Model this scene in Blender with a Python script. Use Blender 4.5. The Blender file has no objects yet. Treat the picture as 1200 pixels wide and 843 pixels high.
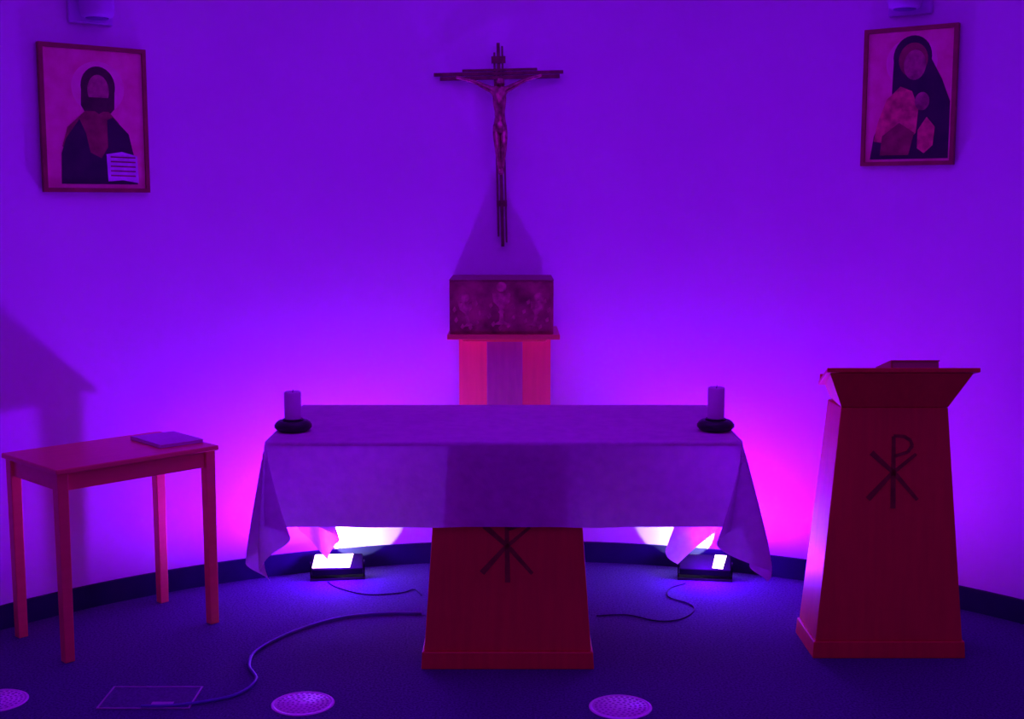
import bpy, bmesh, math, random
from mathutils import Vector, Matrix, Euler
random.seed(4)
scene = bpy.context.scene
C = scene.collection
PI = math.pi
scene.view_settings.view_transform = 'Standard'
scene.view_settings.look = 'None'

# ------------------------------------------------------------------ camera
CAM_Z = 1.85
PITCH = math.radians(7.0)
F = 1500.0
cd = bpy.data.cameras.new('camera'); cam = bpy.data.objects.new('camera', cd); C.objects.link(cam)
cd.sensor_width = 36; cd.lens = 36*F/1200
cam.location = (0, 0, CAM_Z); cam.rotation_euler = (PI/2-PITCH, 0, 0)
scene.camera = cam

def floor_pt(px, py, z=0.0):
    """where a sight line from the photographer meets the plane z (used for measuring)"""
    a = (px-600)/F; b = (421.5-py)/F
    d = Vector((a, math.cos(PITCH)+b*math.sin(PITCH), -math.sin(PITCH)+b*math.cos(PITCH)))
    t = (z-CAM_Z)/d.z
    return Vector((d.x*t, d.y*t, z))

# ------------------------------------------------------------------ materials
def mat(name, col, rough=.6, metal=0.0, col2=None, scale=8, stretch=(1,1,1), bump=0.0, bscale=60, emis=None, estr=0, translucent=0, spec=.3, sheen=0):
    m = bpy.data.materials.new(name); m.use_nodes = True
    nt = m.node_tree; N = nt.nodes; L = nt.links
    bs = N['Principled BSDF']; out = N['Material Output']
    bs.inputs['Base Color'].default_value = (*col, 1)
    bs.inputs['Roughness'].default_value = rough
    bs.inputs['Metallic'].default_value = metal
    bs.inputs['Specular IOR Level'].default_value = spec
    tc = N.new('ShaderNodeTexCoord'); mp = N.new('ShaderNodeMapping')
    mp.inputs['Scale'].default_value = stretch
    L.new(tc.outputs['Object'], mp.inputs['Vector'])
    if col2:
        nz = N.new('ShaderNodeTexNoise'); nz.inputs['Scale'].default_value = scale; nz.inputs['Detail'].default_value = 6
        L.new(mp.outputs[0], nz.inputs['Vector'])
        cr = N.new('ShaderNodeValToRGB')
        cr.color_ramp.elements[0].position = .35; cr.color_ramp.elements[0].color = (*col, 1)
        cr.color_ramp.elements[1].position = .68; cr.color_ramp.elements[1].color = (*col2, 1)
        L.new(nz.outputs['Fac'], cr.inputs['Fac']); L.new(cr.outputs['Color'], bs.inputs['Base Color'])
    if bump:
        n2 = N.new('ShaderNodeTexNoise'); n2.inputs['Scale'].default_value = bscale; n2.inputs['Detail'].default_value = 4
        L.new(mp.outputs[0], n2.inputs['Vector'])
        bp = N.new('ShaderNodeBump'); bp.inputs['Strength'].default_value = bump; bp.inputs['Distance'].default_value = .01
        L.new(n2.outputs['Fac'], bp.inputs['Height']); L.new(bp.outputs['Normal'], bs.inputs['Normal'])
    if emis:
        bs.inputs['Emission Color'].default_value = (*emis, 1); bs.inputs['Emission Strength'].default_value = estr
    if translucent:
        tr = N.new('ShaderNodeBsdfTranslucent'); tr.inputs['Color'].default_value = (*col, 1)
        mx = N.new('ShaderNodeMixShader'); mx.inputs[0].default_value = translucent
        L.new(bs.outputs[0], mx.inputs[1]); L.new(tr.outputs[0], mx.inputs[2]); L.new(mx.outputs[0], out.inputs['Surface'])
    return m

WALL = mat('painted_plaster', (.80,.80,.80), .85, bump=.08, bscale=90, col2=(.77,.77,.77), scale=3, spec=.1)
CEIL = mat('ceiling_paint', (.75,.75,.75), .9, col2=(.72,.72,.72), spec=.1)
CARPET = mat('blue_carpet', (.055,.055,.125), .95, col2=(.13,.12,.25), scale=110, bump=.5, bscale=260, spec=.05)
SKIRT = mat('skirting_paint', (.018,.02,.055), .6, col2=(.022,.025,.065), spec=.1)
WOOD = mat('reddish_wood', (.86,.22,.040), .42, col2=(.78,.19,.036), scale=4, stretch=(9,9,.8), bump=.03, bscale=30, spec=.4)
WOODP = mat('pedestal_wood', (.95,.22,.09), .5, col2=(.88,.20,.08), scale=4, stretch=(9,9,.8), bump=.04, bscale=30)
WOODT = mat('table_wood', (1.0,.42,.14), .34, col2=(.94,.36,.12), scale=4, stretch=(1,9,9), bump=.03, bscale=30, spec=.45)
WOODF = mat('frame_wood', (.38,.09,.07), .5, col2=(.28,.06,.05), scale=5, stretch=(3,3,3))
WOODD = mat('dark_carved_wood', (.34,.07,.03), .6, col2=(.20,.04,.02), scale=26)
CLOTH = mat('white_linen', (.88,.88,.86), .9, col2=(.72,.72,.74), scale=22, bump=.6, bscale=28, translucent=.36, spec=.05)
WAX = mat('candle_wax', (.90,.84,.82), .5, col2=(.84,.78,.78), translucent=.3)
BLACK = mat('black_enamel', (.02,.018,.02), .4, col2=(.03,.025,.03))
BRONZE = mat('dark_bronze', (.14,.06,.05), .28, .5, col2=(.07,.03,.025), scale=30)
FIG = mat('bronze_figure', (.62,.30,.24), .25, .6, col2=(.24,.11,.08), scale=34)
TABM = mat('tabernacle_bronze', (.22,.06,.06), .5, .1, col2=(.66,.22,.20), scale=10, bump=.5, bscale=35)
TABR = mat('tabernacle_relief', (.90,.36,.32), .45, .1, col2=(.44,.13,.13), scale=30, bump=.5, bscale=60)
TABTOP = mat('tabernacle_edge', (.36,.13,.14), .5, col2=(.30,.10,.10))
PALE = mat('pale_panel', (.80,.34,.36), .6, col2=(.72,.30,.33), stretch=(6,6,1))
VENTM = mat('vent_plastic', (.98,.92,.90), .5, col2=(.94,.88,.88))
HOLE = mat('vent_hole', (.46,.30,.46), .8, col2=(.40,.26,.40))
METAL = mat('brushed_trim', (.36,.32,.42), .4, .3, col2=(.28,.26,.34), scale=20)
FBOX = mat('carpet_lid', (.055,.055,.13), .9, col2=(.11,.10,.22), scale=120)
CABLE = mat('cable_rubber', (.14,.16,.44), .5, col2=(.11,.13,.36))
CORD = mat('black_cord', (.02,.02,.05), .6, col2=(.03,.03,.06), spec=.1)
LAMPB = mat('lamp_housing', (.012,.010,.013), .7, col2=(.016,.013,.018), spec=.03)
LED = mat('led_glass', (.9,.9,.9), .3, emis=(1,.66,1), estr=5, col2=(.85,.85,.85))
SCONCE = mat('sconce_white', (.60,.55,.70), .5, col2=(.55,.50,.66))
SCONCED = mat('sconce_lens', (.16,.10,.28), .4, col2=(.13,.08,.24))
PAPER = mat('book_pages', (.50,.16,.16), .8, col2=(.42,.13,.13), stretch=(1,1,30))
PAPERW = mat('booklet_pages', (.70,.50,.58), .8, col2=(.62,.44,.52), stretch=(1,1,30))
COVW = mat('pale_cover', (.76,.55,.66), .6, col2=(.70,.50,.60))
COVR = mat('red_cover', (.50,.06,.04), .5, col2=(.42,.05,.03))
P_BG = mat('paint_ground', (1.0,.5,.42), .6, col2=(.88,.36,.28), scale=14)
P_GLOW = mat('paint_light_ground', (1.0,.62,.50), .6, col2=(.92,.5,.38), scale=18)
P_DARK = mat('paint_dark', (.03,.018,.035), .6, col2=(.06,.022,.05), scale=12)
P_HAIR = mat('paint_brown', (.10,.03,.04), .6, col2=(.055,.018,.022), scale=20)
P_SKIN = mat('paint_skin', (.60,.26,.20), .6, col2=(.22,.08,.08), scale=22)
P_ROBE = mat('paint_rust', (.42,.09,.09), .6, col2=(.22,.045,.05), scale=18)
P_PALE = mat('paint_pale', (.90,.76,.88), .6, col2=(.70,.56,.70), scale=20)
P_GOLD = mat('paint_gold', (1.0,.38,.20), .6, col2=(.46,.12,.08), scale=22)

# ------------------------------------------------------------------ mesh builder
class MB:
    def __init__(s): s.v=[]; s.f=[]; s.m=[]; s.smooth=[]
    def add(s, vs, fs, mi=0, sm=False):
        o=len(s.v); s.v += [tuple(v) for v in vs]
        for f in fs: s.f.append([i+o for i in f]); s.m.append(mi); s.smooth.append(sm)
        return s
    def hexa(s, b, t, mi=0, M=None):
        vs=[Vector(p) for p in b+t]
        if M: vs=[M@p for p in vs]
        return s.add(vs,[(3,2,1,0),(4,5,6,7),(0,1,5,4),(1,2,6,5),(2,3,7,6),(3,0,4,7)],mi)
    def box(s, x0,x1,y0,y1,z0,z1, mi=0, M=None):
        return s.hexa([(x0,y0,z0),(x1,y0,z0),(x1,y1,z0),(x0,y1,z0)],[(x0,y0,z1),(x1,y0,z1),(x1,y1,z1),(x0,y1,z1)],mi,M)
    def frustum(s, bx,by,z0,tx,ty,z1,cx=0,cy=0,mi=0):
        return s.hexa([(cx-bx,cy-by,z0),(cx+bx,cy-by,z0),(cx+bx,cy+by,z0),(cx-bx,cy+by,z0)],
                      [(cx-tx,cy-ty,z1),(cx+tx,cy-ty,z1),(cx+tx,cy+ty,z1),(cx-tx,cy+ty,z1)],mi)
    def lathe(s, prof, n=32, mi=0, M=None, sm=True, cap=True):
        vs=[];fs=[]
        for r,z in prof:
            for k in range(n):
                a=2*PI*k/n; p=Vector((r*math.cos(a),r*math.sin(a),z)); vs.append(M@p if M else p)
        for i in range(len(prof)-1):
            for k in range(n):
                fs.append((i*n+k,i*n+(k+1)%n,(i+1)*n+(k+1)%n,(i+1)*n+k))
        s.add(vs,fs,mi,sm)
        if cap and prof[0][0]>1e-5: s.add(vs[:n],[tuple(reversed(range(n)))],mi)
        if cap and prof[-1][0]>1e-5: s.add(vs[-n:],[tuple(range(n))],mi)
        return s
    def tube(s, pts, r, n=8, mi=0):
        pts=[Vector(p) for p in pts]; vs=[];fs=[]
        for i,p in enumerate(pts):
            d=(pts[min(i+1,len(pts)-1)]-pts[max(i-1,0)]).normalized()
            u=d.cross(Vector((0,0,1)))
            if u.length<1e-3: u=Vector((1,0,0))
            u.normalize(); w=u.cross(d)
            for k in range(n):
                a=2*PI*k/n; vs.append(p+(u*math.cos(a)+w*math.sin(a))*r)
        for i in range(len(pts)-1):
            for k in range(n): fs.append((i*n+k,i*n+(k+1)%n,(i+1)*n+(k+1)%n,(i+1)*n+k))
        fs.append(tuple(range(n))); fs.append(tuple(reversed(range((len(pts)-1)*n,len(pts)*n))))
        return s.add(vs,fs,mi,True)
    def plate(s, poly, y0, y1, mi=0, M=None):
        """polygon in x,z extruded along y"""
        n=len(poly)
        vs=[Vector((x,y0,z)) for x,z in poly]+[Vector((x,y1,z)) for x,z in poly]
        if M: vs=[M@p for p in vs]
        fs=[tuple(range(n)),tuple(reversed(range(n,2*n)))]+[(i,i+n,(i+1)%n+n,(i+1)%n) for i in range(n)]
        return s.add(vs,fs,mi)
    def prism(s, poly, z0, z1, mi=0):
        n=len(poly)
        vs=[(x,y,z0) for x,y in poly]+[(x,y,z1) for x,y in poly]
        return s.add(vs,[tuple(range(n)),tuple(reversed(range(n,2*n)))]+[(i,i+n,(i+1)%n+n,(i+1)%n) for i in range(n)],mi)
    def build(s, name, mats, parent=None, bevel=0, loc=None, rot=None):
        me=bpy.data.meshes.new(name); me.from_pydata(s.v,[],s.f)
        if not isinstance(mats,(list,tuple)): mats=[mats]
        for m in mats: me.materials.append(m)
        for p,mi,sm in zip(me.polygons,s.m,s.smooth): p.material_index=mi; p.use_smooth=sm
        me.update()
        bm=bmesh.new(); bm.from_mesh(me); bmesh.ops.recalc_face_normals(bm,faces=bm.faces); bm.to_mesh(me); bm.free()
        o=bpy.data.objects.new(name,me); C.objects.link(o)
        if parent: o.parent=parent
        if loc: o.location=loc
        if rot: o.rotation_euler=rot
        if bevel:
            b=o.modifiers.new('bevel','BEVEL'); b.width=bevel; b.segments=2; b.limit_method='ANGLE'
        return o

def tag(o,label,cat,group=None):
    o['label']=label; o['category']=cat
    if group: o['group']=group
    return o
def thing(name,label,cat,loc=(0,0,0),rz=0,group=None):
    o=bpy.data.objects.new(name,None); o.empty_display_size=.1; C.objects.link(o)
    o.location=loc; o.rotation_euler=(0,0,rz); return tag(o,label,cat,group)
def struct(o): o['kind']='structure'; return o
def smooth_path(pts, k=8):
    pts=[Vector(p) for p in pts]; out=[]
    for i in range(len(pts)-1):
        p0=pts[max(i-1,0)];p1=pts[i];p2=pts[i+1];p3=pts[min(i+2,len(pts)-1)]
        for j in range(k):
            t=j/k
            out.append(.5*((2*p1)+(p2-p0)*t+(2*p0-5*p1+4*p2-p3)*t*t+(3*p1-p0-3*p2+p3)*t**3))
    out.append(pts[-1]); return out

# ------------------------------------------------------------------ room
R=2.95; XC=.05; YC=3.54; H=3.15; YB=-1.6
def wall_y(x): return YC+math.sqrt(R*R-(x-XC)**2)
def arc(r, n=72): return [(XC+r*math.cos(PI-PI*k/n), YC+r*math.sin(PI-PI*k/n)) for k in range(n+1)]
def ring(r0,r1,z0,z1):
    m=MB(); a=arc(r0); b=arc(r1); n=len(a)
    vs=[(x,y,z0) for x,y in a]+[(x,y,z0) for x,y in b]+[(x,y,z1) for x,y in a]+[(x,y,z1) for x,y in b]
    fs=[]
    for i in range(n-1):
        fs+= [(i,i+1,2*n+i+1,2*n+i),(n+i,3*n+i,3*n+i+1,n+i+1),(2*n+i,2*n+i+1,3*n+i+1,3*n+i),(i,n+i,n+i+1,i+1)]
    m.add(vs,fs,0,True); return m
o=struct(ring(R,R+.15,0,H).build('wall_back',WALL)); 
e=o.modifiers.new('es','EDGE_SPLIT'); e.split_angle=math.radians(40)
o=struct(ring(R-.018,R+.01,0,.105).build('baseboard_back',SKIRT)); e=o.modifiers.new('es','EDGE_SPLIT'); e.split_angle=math.radians(40)
XL=XC-R; XR=XC+R
struct(MB().box(XL-.15,XL,YB,YC,0,H).build('wall_left',WALL))
struct(MB().box(XR,XR+.15,YB,YC,0,H).build('wall_right',WALL))
struct(MB().box(XL-.15,XR+.15,YB-.15,YB,0,H).build('wall_front',WALL))
struct(MB().box(XL,XL+.018,YB,YC,0,.105).build('baseboard_left',SKIRT))
struct(MB().box(XR-.018,XR,YB,YC,0,.105).build('baseboard_right',SKIRT))
struct(MB().box(XL-.15,XR+.15,YB-.15,YC+R+.15,-.1,0).build('floor',CARPET))
struct(MB().box(XL-.15,XR+.15,YB-.15,YC+R+.15,H,H+.1).build('ceiling',CEIL))

# ------------------------------------------------------------------ emblem (chi with rho)
def emblem(mb, w=.2, h=.3, t=.0175, M=None):
    def bar(p,q,w0,w1):
        p=Vector(p);q=Vector(q);d=(q-p).normalized();n=Vector((-d.y,d.x))
        mb.plate([tuple(p+n*w0),tuple(p-n*w0),tuple(q-n*w1),tuple(q+n*w1)],-.002,.0,0,M)
    bar((.002,-h/2),(-.002,h/2-.006),t*.60,t*.42)
    bar((-w/2,-.112),(-.01,-.012),t*.66,t*.46); bar((-.01,-.012),(w*.45,.072),t*.46,t*.34)
    bar((w/2,-.115),(.01,-.012),t*.40,t*.54); bar((.01,-.012),(-w*.45,.078),t*.46,t*.64)
    lp=[(-.002,.146),(.040,.144),(.066,.128),(.074,.106),(.056,.080),(0,.062)]
    for i,(p,q) in enumerate(zip(lp[:-1],lp[1:])): bar(p,q,t*(.34+.06*(i%2)),t*.38)

# ------------------------------------------------------------------ altar
TX,TY=.9165,.451; TZ=.93; AX,AY=-.0315,5.33
alt=thing('altar','wide wooden altar with tapered pedestal under the white cloth','altar',(AX,AY,0))
MB().box(-TX+.006,TX-.006,-TY+.006,TY-.006,TZ-.028,TZ-.004).build('tabletop',WOOD,alt,.006)
MB().frustum(.333,.40,.07,.275,.36,TZ-.029,cx=.014).build('pedestal_body',WOOD,alt,.004)
MB().frustum(.345,.414,.0,.341,.410,.07,cx=.014).build('plinth',WOOD,alt,.004)
m=MB(); th=math.atan2(.04,TZ-.099)
emblem(m,M=Matrix.Translation((.012,-.40+.04*(.50-.07)/.83-.0010,.50))@Matrix.Rotation(-th,4,'X'))
o=m.build('emblem',WOODD,alt); o['label']='dark carved cross-letter emblem'

# cloth
def cloth():
    X0,Y0=TX+.004,TY+.004; dS,dF,dB=.43,.335,.56
    nx,ny=220,170
    vs=[];fs=[]
    for j in range(ny+1):
        v=-(Y0+dF)+(2*Y0+dF+dB)*j/ny
        for i in range(nx+1):
            u=-(X0+dS)+2*(X0+dS)*i/nx
            sx=1 if u>0 else -1; sy=1 if v>0 else -1
            ox=max(0,abs(u)-X0); oy=max(0,abs(v)-Y0)
            bx=sx*min(abs(u),X0); by=sy*min(abs(v),Y0)
            r=math.hypot(ox,oy)
            if r<1e-6: vs.append((bx,by,TZ)); continue
            ph=math.atan2(oy,ox)
            s2=max(0,math.sin(2*ph))
            inx=0
            if sy<0:
                be=.035+.13*s2**.7+.11*math.sin(9*ph+1.2*sx)*s2
                if sx>0: be+=.05*s2
                if ph>PI/4: inx=.19*math.sin(PI*(ph-PI/4)/(PI/4))*(r/.54)**1.3
                r0=r
                if r>.46: r=.46+(r-.46)*.62
                r*=1+.075*s2
                inx+=.035*(r0/.54)**6*s2
            else:
                be=.035+.13*s2**.5+.10*math.sin(9*ph+1.2*sx)*s2
                if ph>PI/5: inx=.22*math.sin(PI*(ph-PI/5)/(PI*.3))*(r/.7)**1.3
                r*=1+.13*s2**.6
            if ox==0: be+=.028*math.sin(bx*9+1.3*sy)+.018*math.sin(bx*21+.5)
            elif oy==0: be+=.03*math.sin(by*11+sx)
            be=max(be,.02)
            dx,dy=math.cos(ph)*sx,math.sin(ph)*sy
            hr=r*math.sin(be)+.004; z=TZ-r*math.cos(be)
            vs.append((bx+dx*hr-sx*inx,by+dy*hr+sy*inx*.12,z))
    for j in range(ny):
        for i in range(nx):
            a=j*(nx+1)+i; fs.append((a,a+1,a+nx+2,a+nx+1))
    return MB().add(vs,fs,0,True)
cl=cloth().build('altar_cloth',CLOTH,None,0,(AX,AY,.001))
tag(cl,'white linen cloth draped over the altar with corners hanging down','cloth')

# ------------------------------------------------------------------ candles
def candle(x,y,lab1,lab2,h):
    z=TZ+.0025
    d=thing('candle_dish',lab2,'candle holder',(x,y,z),0,'black candle dishes on the altar')
    MB().lathe([(.056,0),(.066,.006),(.075,.016),(.075,.026),(.068,.036),(.058,.043),(.050,.044)],40).build('bowl',BLACK,d)
    MB().lathe([(.040,.0443),(.043,.048),(.040,.050),(.037,.0495)],36).build('cup_ring',BLACK,d)
    c=thing('pillar_candle',lab1,'candle',(x,y,z+.0505),0,'pillar candles on the altar')
    MB().lathe([(.033,0),(.034,.004),(.034,h-.004),(.031,h),(.022,h-.004),(.0,h-.008)],36).build('wax',WAX,c)
    MB().tube([(0,0,h-.010),(.001,0,h),(.003,0,h+.008)],.0015,6).build('wick',BLACK,c)
candle(-.885,5.105,'pale pillar candle on the left end of the altar, near the small table','round black candle dish at the altar end nearer the small table',.110)
candle(.825,5.115,'pale pillar candle on the right end of the altar, near the lectern','round black candle dish at the altar end nearer the lectern',.126)

# ------------------------------------------------------------------ lectern
LX,LY=1.540,5.20
lec=thing('lectern','tall tapered wooden lectern with flared reading head','lectern',(LX,LY,0))
MB().frustum(.312,.160,0,.308,.156,.07).build('plinth',WOOD,lec,.004)
MB().frustum(.300,.150,.07,.215,.112,1.03,cy=0).build('body',WOOD,lec,.004)
MB().hexa([(-.215,-.112,1.031),(.215,-.112,1.031),(.20,.13,1.031),(-.20,.13,1.031)],
          [(-.285,-.190,1.180),(.285,-.190,1.180),(.215,.17,1.085),(-.215,.17,1.085)]).build('reading_head',WOOD,lec,.003)
MB().hexa([(-.302,-.215,1.187),(.302,-.215,1.187),(.235,.20,1.078),(-.235,.20,1.078)],
          [(-.302,-.215,1.205),(.302,-.215,1.205),(.235,.20,1.096),(-.235,.20,1.096)]).build('reading_board',WOOD,lec,.003)
MB().box(-.23,.23,.19,.205,1.096,1.125).build('book_ledge',WOOD,lec,.003)
m=MB(); th=math.atan2(.038,.96)
emblem(m,M=Matrix.Translation((0,-.150+.038*(.77-.07)/.96-.0010,.77))@Matrix.Rotation(-th,4,'X'))
o=m.build('emblem',WOODD,lec); o['label']='dark carved cross-letter emblem'
sl=math.atan2(.109,.415)
bk=thing('closed_book','red closed book lying on the sloping lectern board','book',(LX+.062,LY-.06,1.205-.109/.415*(.155)+.0015),.04)
bk.rotation_euler=(-sl,0,0)
MB().box(-.095,.095,-.115,.10,0,.004).box(-.095,.095,-.115,.10,.031,.035).box(-.100,-.095,-.115,.10,0,.035).build('cover',COVR,bk,.001)
MB().box(-.093,.091,-.110,.095,.0042,.0308).build('pages',PAPER,bk)

# ------------------------------------------------------------------ side table
ST=Vector((-1.716,5.40,0)); ang=math.atan2(.48,.475)
tb=thing('side_table','small wooden side table with four square legs beside the curved wall','table',ST,ang)
hx,hy,tz=.372,.252,.80
MB().box(-hx,hx,-hy,hy,tz-.022,tz).build('tabletop',WOODT,tb,.005)
lx,ly,s_=.338,.213,.0235
for a in (-1,1):
    for b in (-1,1):
        MB().frustum(s_*.88,s_*.88,0,s_,s_,tz-.0225,cx=a*lx,cy=b*ly).build('leg',WOODT,tb,.003)
for b in (-1,1):
    MB().box(-lx+s_+.0005,lx-s_-.0005,b*ly-.010,b*ly+.010,tz-.095,tz-.0225).build('apron',WOODT,tb,.002)
    MB().box(b*lx-.010,b*lx+.010,-ly+s_+.0005,ly-s_-.0005,tz-.095,tz-.0225).build('apron',WOODT,tb,.002)
ox_,oy_=.262,-.005
p=ST+Vector((math.cos(ang)*ox_-math.sin(ang)*oy_,math.sin(ang)*ox_+math.cos(ang)*oy_,tz+.001))
b2=thing('thin_book','thin pale booklet lying flat on the small side table','book',p,ang-.05)
MB().box(-.105,.105,-.14,.14,0,.0025).box(-.105,.105,-.14,.14,.0115,.014).box(-.105,-.101,-.14,.14,0,.014).build('cover',COVW,b2,.001)
MB().box(-.100,.102,-.137,.137,.0027,.0113).build('pages',PAPERW,b2)

# ------------------------------------------------------------------ tabernacle + pedestal
px=-.035; 
pd=thing('tabernacle_pedestal','narrow wooden pedestal with shelf top standing behind the altar','pedestal',(px,6.22,0))
MB().box(-.085,.085,-.150,.22,.04,1.19).build('center_panel',PALE,pd,.002)
for s in (-1,1):
    pl=[(s*.0855,-.110),(s*.224,-.01),(s*.224,.22),(s*.0855,.22)]
    MB().prism(pl if s>0 else pl[::-1],.04,1.19).build('side_post',WOODP,pd,.002)
MB().box(-.235,.235,-.16,.225,0,.0395).build('foot',WOOD,pd,.003)
MB().box(-.272,.262,-.20,.235,1.205,1.228).box(-.20,.20,-.16,.22,1.1905,1.205).build('shelf',WOODT,pd,.002)
tn=thing('tabernacle','box-shaped bronze tabernacle with chalice reliefs below the crucifix','tabernacle',(-.050,6.21,1.229))
w=.247; hh=.252
MB().box(-w,w,-.15,.256,0,hh).build('body',TABM,tn,.003)
MB().box(-w-.001,w+.001,-.152,.2565,hh+.0005,hh+.006).build('lid',TABTOP,tn,.001)
MB().box(-w+.010,w-.010,-.1555,-.1505,.010,hh-.010).build('door_panel',TABM,tn,.002)
for k,cx in enumerate((-.165,0,.165)):
    m=MB()
    sc=1.15 if k==1 else .88
    prof=[(-.034,.03),(.034,.03),(.010,.045),(.007,.075),(.014,.082),(.007,.090),(.012,.102),(.034,.125),(.038,.160),(-.038,.160),(-.034,.125),(-.012,.102),(-.007,.090),(-.014,.082),(-.007,.075),(-.010,.045)]
    M=Matrix.Translation((cx,0,.10))@Matrix.Rotation((k-1)*.16,4,'Y')@Matrix.Translation((0,0,-.10))
    m.plate([(x*sc,z*sc+.01) for x,z in prof],-.160,-.1557,0,M)
    n=20; rr=.024
    m.plate([(rr*math.cos(2*PI*i/n),(.188*sc+.008)+rr*math.sin(2*PI*i/n)) for i in range(n)],-.159,-.1557,0,M)
    for q in range(9):
        a=PI*(q+.5)/9+.2*math.sin(q*3+k); r0=.062; 
        xx=r0*math.cos(a)*.95; zx=.10+r0*1.15*math.sin(a)*(1 if q%2 else -1)
        m.plate([(xx-.010,zx),(xx-.002,zx-.014),(xx+.010,zx-.003),(xx+.004,zx+.015)],-.1585,-.1557,0,M)
    m.build('chalice_relief',TABR,tn)

# ------------------------------------------------------------------ crucifix
cr=thing('crucifix','dark slatted wall crucifix with slim figure above the tabernacle','crucifix',(-.046,6.462,1.63))
cr.rotation_euler=(0,math.radians(-1.3),0)
MB().box(-.008,.008,-.022,-.004,0,1.0).build('upright',BRONZE,cr,.001)
MB().box(-.025,-.015,-.018,-.006,.05,.955).build('upright',BRONZE,cr,.001)
MB().box(.015,.024,-.018,-.006,.02,.985).build('upright',BRONZE,cr,.001)
MB().box(-.320,.318,-.036,-.0225,.843,.860).build('crossbar',BRONZE,cr,.001)
MB().box(-.290,.300,-.036,-.0225,.822,.841).build('crossbar',BRONZE,cr,.001)
MB().box(-.18,.19,-.036,-.0225,.862,.874).build('crossbar',BRONZE,cr,.001)
for z in (.2,.75): MB().box(-.008,.008,-.0035,.022,z,z+.03).box(-.026,.026,-.0055,-.0036,z,z+.03).build('wall_bracket',BRONZE,cr)
J={'pel':(0,-.052,.60,.027),'bel':(.002,-.058,.645,.024),'che':(0,-.062,.705,.036),'nk0':(0,-.060,.760,.022),'nk':(.004,-.068,.785,.012),
   'hd':(.007,-.082,.805,.023),'hd2':(.009,-.082,.829,.019),
   'sl':(-.050,-.058,.776,.017),'el':(-.118,-.052,.811,.011),'wl':(-.190,-.048,.832,.009),'hl':(-.215,-.046,.838,.009),
   'sr':(.050,-.058,.776,.017),'er':(.118,-.052,.811,.011),'wr':(.190,-.048,.832,.009),'hr':(.215,-.046,.838,.009),
   'tl':(-.020,-.055,.575,.021),'kl':(-.015,-.084,.490,.016),'al':(-.006,-.052,.385,.010),'fl':(-.005,-.068,.355,.008),
   'tr':(.020,-.055,.575,.021),'kr':(.018,-.084,.490,.016),'ar':(.007,-.054,.385,.010),'fr':(.005,-.072,.355,.008)}
E=[('pel','bel'),('bel','che'),('che','nk0'),('nk0','nk'),('nk','hd'),('hd','hd2'),('nk0','sl'),('sl','el'),('el','wl'),('wl','hl'),
   ('nk0','sr'),('sr','er'),('er','wr'),('wr','hr'),('pel','tl'),('tl','kl'),('kl','al'),('al','fl'),('pel','tr'),('tr','kr'),('kr','ar'),('ar','fr')]
keys=list(J); me=bpy.data.meshes.new('figure')
me.from_pydata([J[k][:3] for k in keys],[(keys.index(a),keys.index(b)) for a,b in E],[])
fo=bpy.data.objects.new('figure',me); C.objects.link(fo); fo.parent=cr; me.materials.append(FIG)
sk=fo.modifiers.new('skin','SKIN'); sk.use_smooth_shade=True
for i,k in enumerate(keys):
    sv=me.skin_vertices[0].data[i]; r=J[k][3]; sv.radius=(r,r); sv.use_root=(k=='pel')
su=fo.modifiers.new('sub','SUBSURF'); su.levels=2; su.render_levels=2
fo['label']='slim figure with outstretched arms'
MB().lathe([(.026,-.036),(.036,-.018),(.035,.0),(.029,.018)],18,M=Matrix.Translation((0,-.054,.595))).build('loincloth',FIG,fo)
MB().box(-.035,.035,-.03,-.0225,.90,.935).build('title_plate',BRONZE,cr,.001)

# ------------------------------------------------------------------ framed pictures (generic stand-ins)
def ell(cx,cz,rx,rz,n=30,a0=0,a1=2*PI): return [(cx+rx*math.cos(a0+(a1-a0)*i/n),cz+rz*math.sin(a0+(a1-a0)*i/n)) for i in range(n)]
def icon(xa,xb,z0,z1,label,shapes,mats):
    pa=Vector((xa,wall_y(xa),0)); pb=Vector((xb,wall_y(xb),0)); d=(pb-pa); W=d.length; d.normalize()
    nrm=Vector((d.y,-d.x,0)); 
    if nrm.y>0: nrm=-nrm
    mid=(pa+pb)/2+nrm*.004; rz=math.atan2(d.y,d.x)
    t=thing('framed_picture',label,'picture',(mid.x,mid.y,z0),rz,'framed pictures on the curved wall')
    Hh=z1-z0; fw=.018; hw=W/2
    m=MB()
    m.plate([(-hw,0),(hw,0),(hw-fw,fw),(-hw+fw,fw)],-.026,0); m.plate([(-hw,Hh),(-hw+fw,Hh-fw),(hw-fw,Hh-fw),(hw,Hh)],-.026,0)
    m.plate([(-hw,0),(-hw+fw,fw),(-hw+fw,Hh-fw),(-hw,Hh)],-.026,0); m.plate([(hw,0),(hw,Hh),(hw-fw,Hh-fw),(hw-fw,fw)],-.026,0)
    m.build('frame',WOODF,t)
    iw=W-2*fw-.001; ih=Hh-2*fw-.001
    m=MB(); m.box(-iw/2,iw/2,-.016,-.001,fw+.0005,fw+ih)
    for li,(mi,poly) in enumerate(shapes):
        pts=[((min(max(x,.012),.988)-.5)*iw, fw+min(max(z,.012),.988)*ih) for x,z in poly]
        y=-.016-.00025*(li+1)
        m.add([Vector((x,y,z)) for x,z in pts],[tuple(range(len(pts)))],mi)
    m.build('painting',mats,t)
mats=[P_BG,P_GLOW,P_DARK,P_HAIR,P_SKIN,P_ROBE,P_PALE,P_GOLD]
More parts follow.
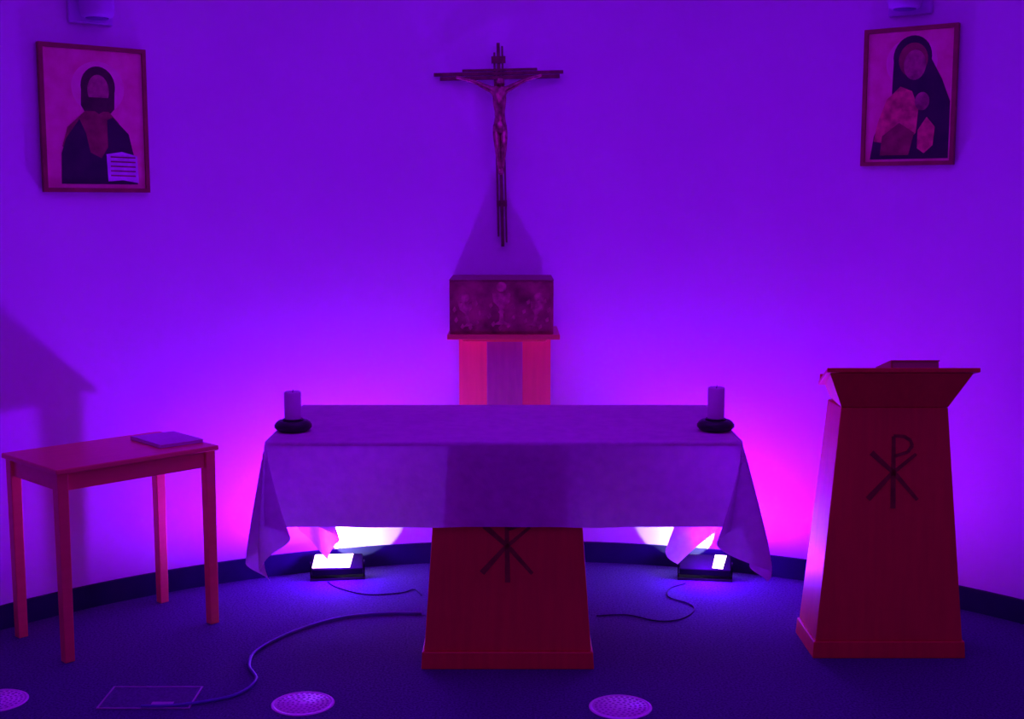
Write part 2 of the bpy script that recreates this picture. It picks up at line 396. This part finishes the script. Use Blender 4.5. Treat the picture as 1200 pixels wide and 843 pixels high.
S1=[(1,ell(.54,.73,.27,.19)),
    (3,ell(.54,.74,.175,.145)),(3,[(.37,.74),(.71,.74),(.70,.58),(.60,.50),(.44,.50),(.36,.60)]),
    (5,[(.16,.30),(.22,.44),(.40,.56),(.64,.56),(.74,.48),(.80,.30),(.50,.10)]),
    (2,[(.14,.03),(.15,.25),(.20,.36),(.34,.50),(.40,.40),(.44,.26),(.55,.22),(.62,.30),(.62,.50),(.68,.52),(.84,.40),(.90,.20),(.92,.03)]),
    (4,ell(.54,.71,.11,.115)),(3,[(.43,.66),(.65,.66),(.62,.58),(.54,.54),(.46,.58)]),
    (6,[(.61,.05),(.60,.25),(.76,.27),(.92,.24),(.93,.04),(.76,.06)])]
for i in range(5):
    z=.09+i*.034
    S1.append((5,[(.64,z),(.90,z-.004),(.90,z+.006),(.64,z+.010)]))
icon(-2.045,-1.675,1.895,2.535,'framed painting of a dark robed half-length figure, above the small table',S1,mats)
S2=[(1,ell(.52,.76,.30,.19)),
    (2,ell(.53,.80,.225,.165)),(2,[(.31,.78),(.75,.78),(.88,.62),(.98,.45),(.98,.02),(.06,.02),(.10,.20),(.30,.50)]),
    (5,ell(.54,.78,.17,.13)),(4,ell(.56,.74,.13,.115)),
    (7,[(.10,.16),(.14,.30),(.24,.48),(.40,.58),(.54,.54),(.62,.40),(.60,.22),(.44,.12)]),
    (5,[(.20,.20),(.40,.30),(.58,.22),(.52,.05),(.18,.05)]),
    (7,[(.62,.24),(.72,.34),(.82,.26),(.80,.12),(.70,.06),(.62,.10)]),
    (4,ell(.66,.46,.085,.07))]
icon(1.633,1.976,2.017,2.634,'framed painting of a dark veiled shape over gold drapery, above the lectern',S2,mats)

# ------------------------------------------------------------------ wall fixtures at the top
def sconce(x,z,label):
    y=wall_y(x); n=Vector((XC-x,YC-y,0)).normalized(); rz=math.atan2(n.y,n.x)+PI/2
    t=thing('wall_light',label,'wall light',(x+n.x*.004,y+n.y*.004,z),rz,'wall lights above the pictures')
    MB().box(-.10,.10,-.022,-.0,0,.20).build('back_plate',SCONCE,t,.008)
    M=Matrix.Translation((0,-.085,.02))
    MB().lathe([(.055,0),(.068,.008),(.074,.03),(.074,.16),(.070,.165)],32,M=M).build('housing',SCONCE,t)
    MB().lathe([(.0,-.004),(.048,-.004),(.050,-.0005)],28,M=M).build('lens',SCONCED,t)
sconce(-1.865,2.628,'round white wall light above the painting nearer the small table')
sconce(1.80,2.685,'round white wall light above the painting over the lectern')

# ------------------------------------------------------------------ floor floodlights
def flood(x,y,rz,label,side):
    t=thing('floor_floodlight',label,'floodlight',(x,y,0),rz,'floodlights on the floor behind the altar')
    M=Matrix.Translation((0,0,.078))@Matrix.Rotation(math.radians(22),4,'X')
    MB().box(-.125,.125,-.060,.060,-.030,.008,M=M).build('housing',LAMPB,t,.004)
    a,b=(-.123,.080) if side<0 else (.035,.105)
    MB().hexa([(a,-.046,.0082),(b-.02,-.052,.0082),(b,.054,.0082),(a+.015,.057,.0082)],[(a,-.046,.011),(b-.02,-.052,.011),(b,.054,.011),(a+.015,.057,.011)],M=M).build('led_panel',LED,t)
    for s in (-1,1):
        MB().box(min(s*.128,s*.134),max(s*.128,s*.134),-.02,.02,.008,.085).build('side_bracket',LAMPB,t)
    MB().box(-.134,.134,-.045,.045,0,.010).build('foot_bracket',LAMPB,t,.001)
    def lamp(kind,e,col,loc,rad):
        ld=bpy.data.lights.new('flood_lamp',kind); ld.energy=e; ld.color=col; ld.shadow_soft_size=rad
        lo=bpy.data.objects.new('flood_lamp',ld); C.objects.link(lo); lo.parent=t; lo.location=loc; return ld,lo
    lamp('POINT',17,(.14,.001,1.0),(0,-.090,.140),.03)
    ld,lo=lamp('SPOT',125,(.19,.001,1.0),(0,-.090,.140),.03)
    ld.spot_size=math.radians(150); ld.spot_blend=.6
    lo.rotation_euler=Vector((side*.4,0,1)).to_track_quat('-Z','Y').to_euler()
    ld,lo=lamp('SPOT',8,(.9,.76,1.0),(-side*.03,.02,.145),.004)  # added helper spot, whitens the wall patch behind the floodlight
    ld.spot_size=math.radians(84); ld.spot_blend=.08
    lo.rotation_euler=Vector((-side*.05,.17,.04)).to_track_quat('-Z','Y').to_euler()
flood(-.865,6.17,.14,'black floodlight glowing on the floor behind the left end of the altar',-1)
flood(.955,6.16,-.14,'black floodlight glowing on the floor behind the right end of the altar',1)

# ------------------------------------------------------------------ cables
def cable(name,pts,r,m,label,cat='cable'):
    P=[floor_pt(a,b,r+.0008) for a,b in pts]
    o=MB().tube(smooth_path(P,10),r,8).build(name,m); return tag(o,label,cat)
cable('cable',[(494,719),(455,719),(400,724),(345,740),(302,762),(292,780),(300,797),(275,815),(215,826),(165,828)],.0065,CABLE,'thick blue cable curving from the altar pedestal to the floor box')
cable('cord',[(384,682),(396,689),(430,697),(470,695),(485,691),(494,698)],.003,CORD,'thin dark cord from the left floodlight to the altar pedestal','cord')
cable('cord',[(803,684),(785,690),(784,700),(808,708),(813,716),(797,726),(770,728),(735,721),(699,722)],.0032,CORD,'thin dark cord looping from the right floodlight to the altar pedestal','cord')

# ------------------------------------------------------------------ floor vents
def vent(px_,py_,label):
    p=floor_pt(px_,py_)
    t=thing('floor_vent',label,'floor vent',(p.x,p.y,0),random.random(),'round floor vents in front of the altar')
    MB().lathe([(.1045,.0005),(.117,.0005),(.117,.001),(.112,.0035),(.1045,.0035),(.1045,.0005)],48,cap=False).build('rim',VENTM,t)
    m=MB().lathe([(.104,.0005),(.104,.0022),(.0,.0024)],48)
    for rr,n in ((.020,6),(.038,11),(.056,17),(.074,22),(.091,28)):
        for k in range(n):
            a=2*PI*k/n+rr*12
            u=Vector((math.cos(a),math.sin(a),0)); v=Vector((-u.y,u.x,0)); c=u*rr+Vector((0,0,.0030))
            m.add([c+u*.0052*math.cos(q*PI/5)+v*.0065*math.sin(q*PI/5) for q in range(10)],[tuple(range(10))],1)
    m.build('grille',[VENTM,HOLE],t)
vent(355,825,'round perforated floor vent closest to the floor box, cable side of altar')
vent(727,829,'round perforated floor vent on the carpet right of the altar pedestal')
vent(-5,822,'round perforated floor vent below the small table, cut by the frame')

fb=thing('floor_box','flat rectangular metal-framed floor box set in the carpet','floor box',(-1.357,4.618,0))
W2,D2=.172,.108
m=MB()
for a in ((-W2,W2,-D2,-D2+.007),(-W2,W2,D2-.007,D2),(-W2,-W2+.007,-D2+.007,D2-.007),(W2-.007,W2,-D2+.007,D2-.007)): m.box(*a,.0005,.005)
m.build('trim_frame',METAL,fb)
MB().box(-W2+.0075,W2-.0075,-D2+.0075,D2-.0075,.0005,.0035).build('lid',FBOX,fb)
MB().box(.02,.10,-.085,-.045,.0037,.005).build('cable_flap',METAL,fb)

# ------------------------------------------------------------------ room lights
def area(name,loc,target,size,power,color,sy=None):
    l=bpy.data.lights.new(name,'AREA'); l.energy=power; l.color=color; l.size=size
    if sy: l.shape='RECTANGLE'; l.size_y=sy
    o=bpy.data.objects.new(name,l); C.objects.link(o); o.location=loc
    o.rotation_euler=(Vector(target)-Vector(loc)).to_track_quat('-Z','Y').to_euler()
area('room_glow',(0,.2,2.9),(0,5,1.0),2.2,46,(.33,.001,1.0))
area('ceiling_glow',(0,4.6,3.10),(0,4.8,0),2.6,22,(.26,.001,1.0),1.2)
w=bpy.data.worlds.new('world'); scene.world=w; w.use_nodes=True
w.node_tree.nodes['Background'].inputs[0].default_value=(.05,.0,.2,1); w.node_tree.nodes['Background'].inputs[1].default_value=.3
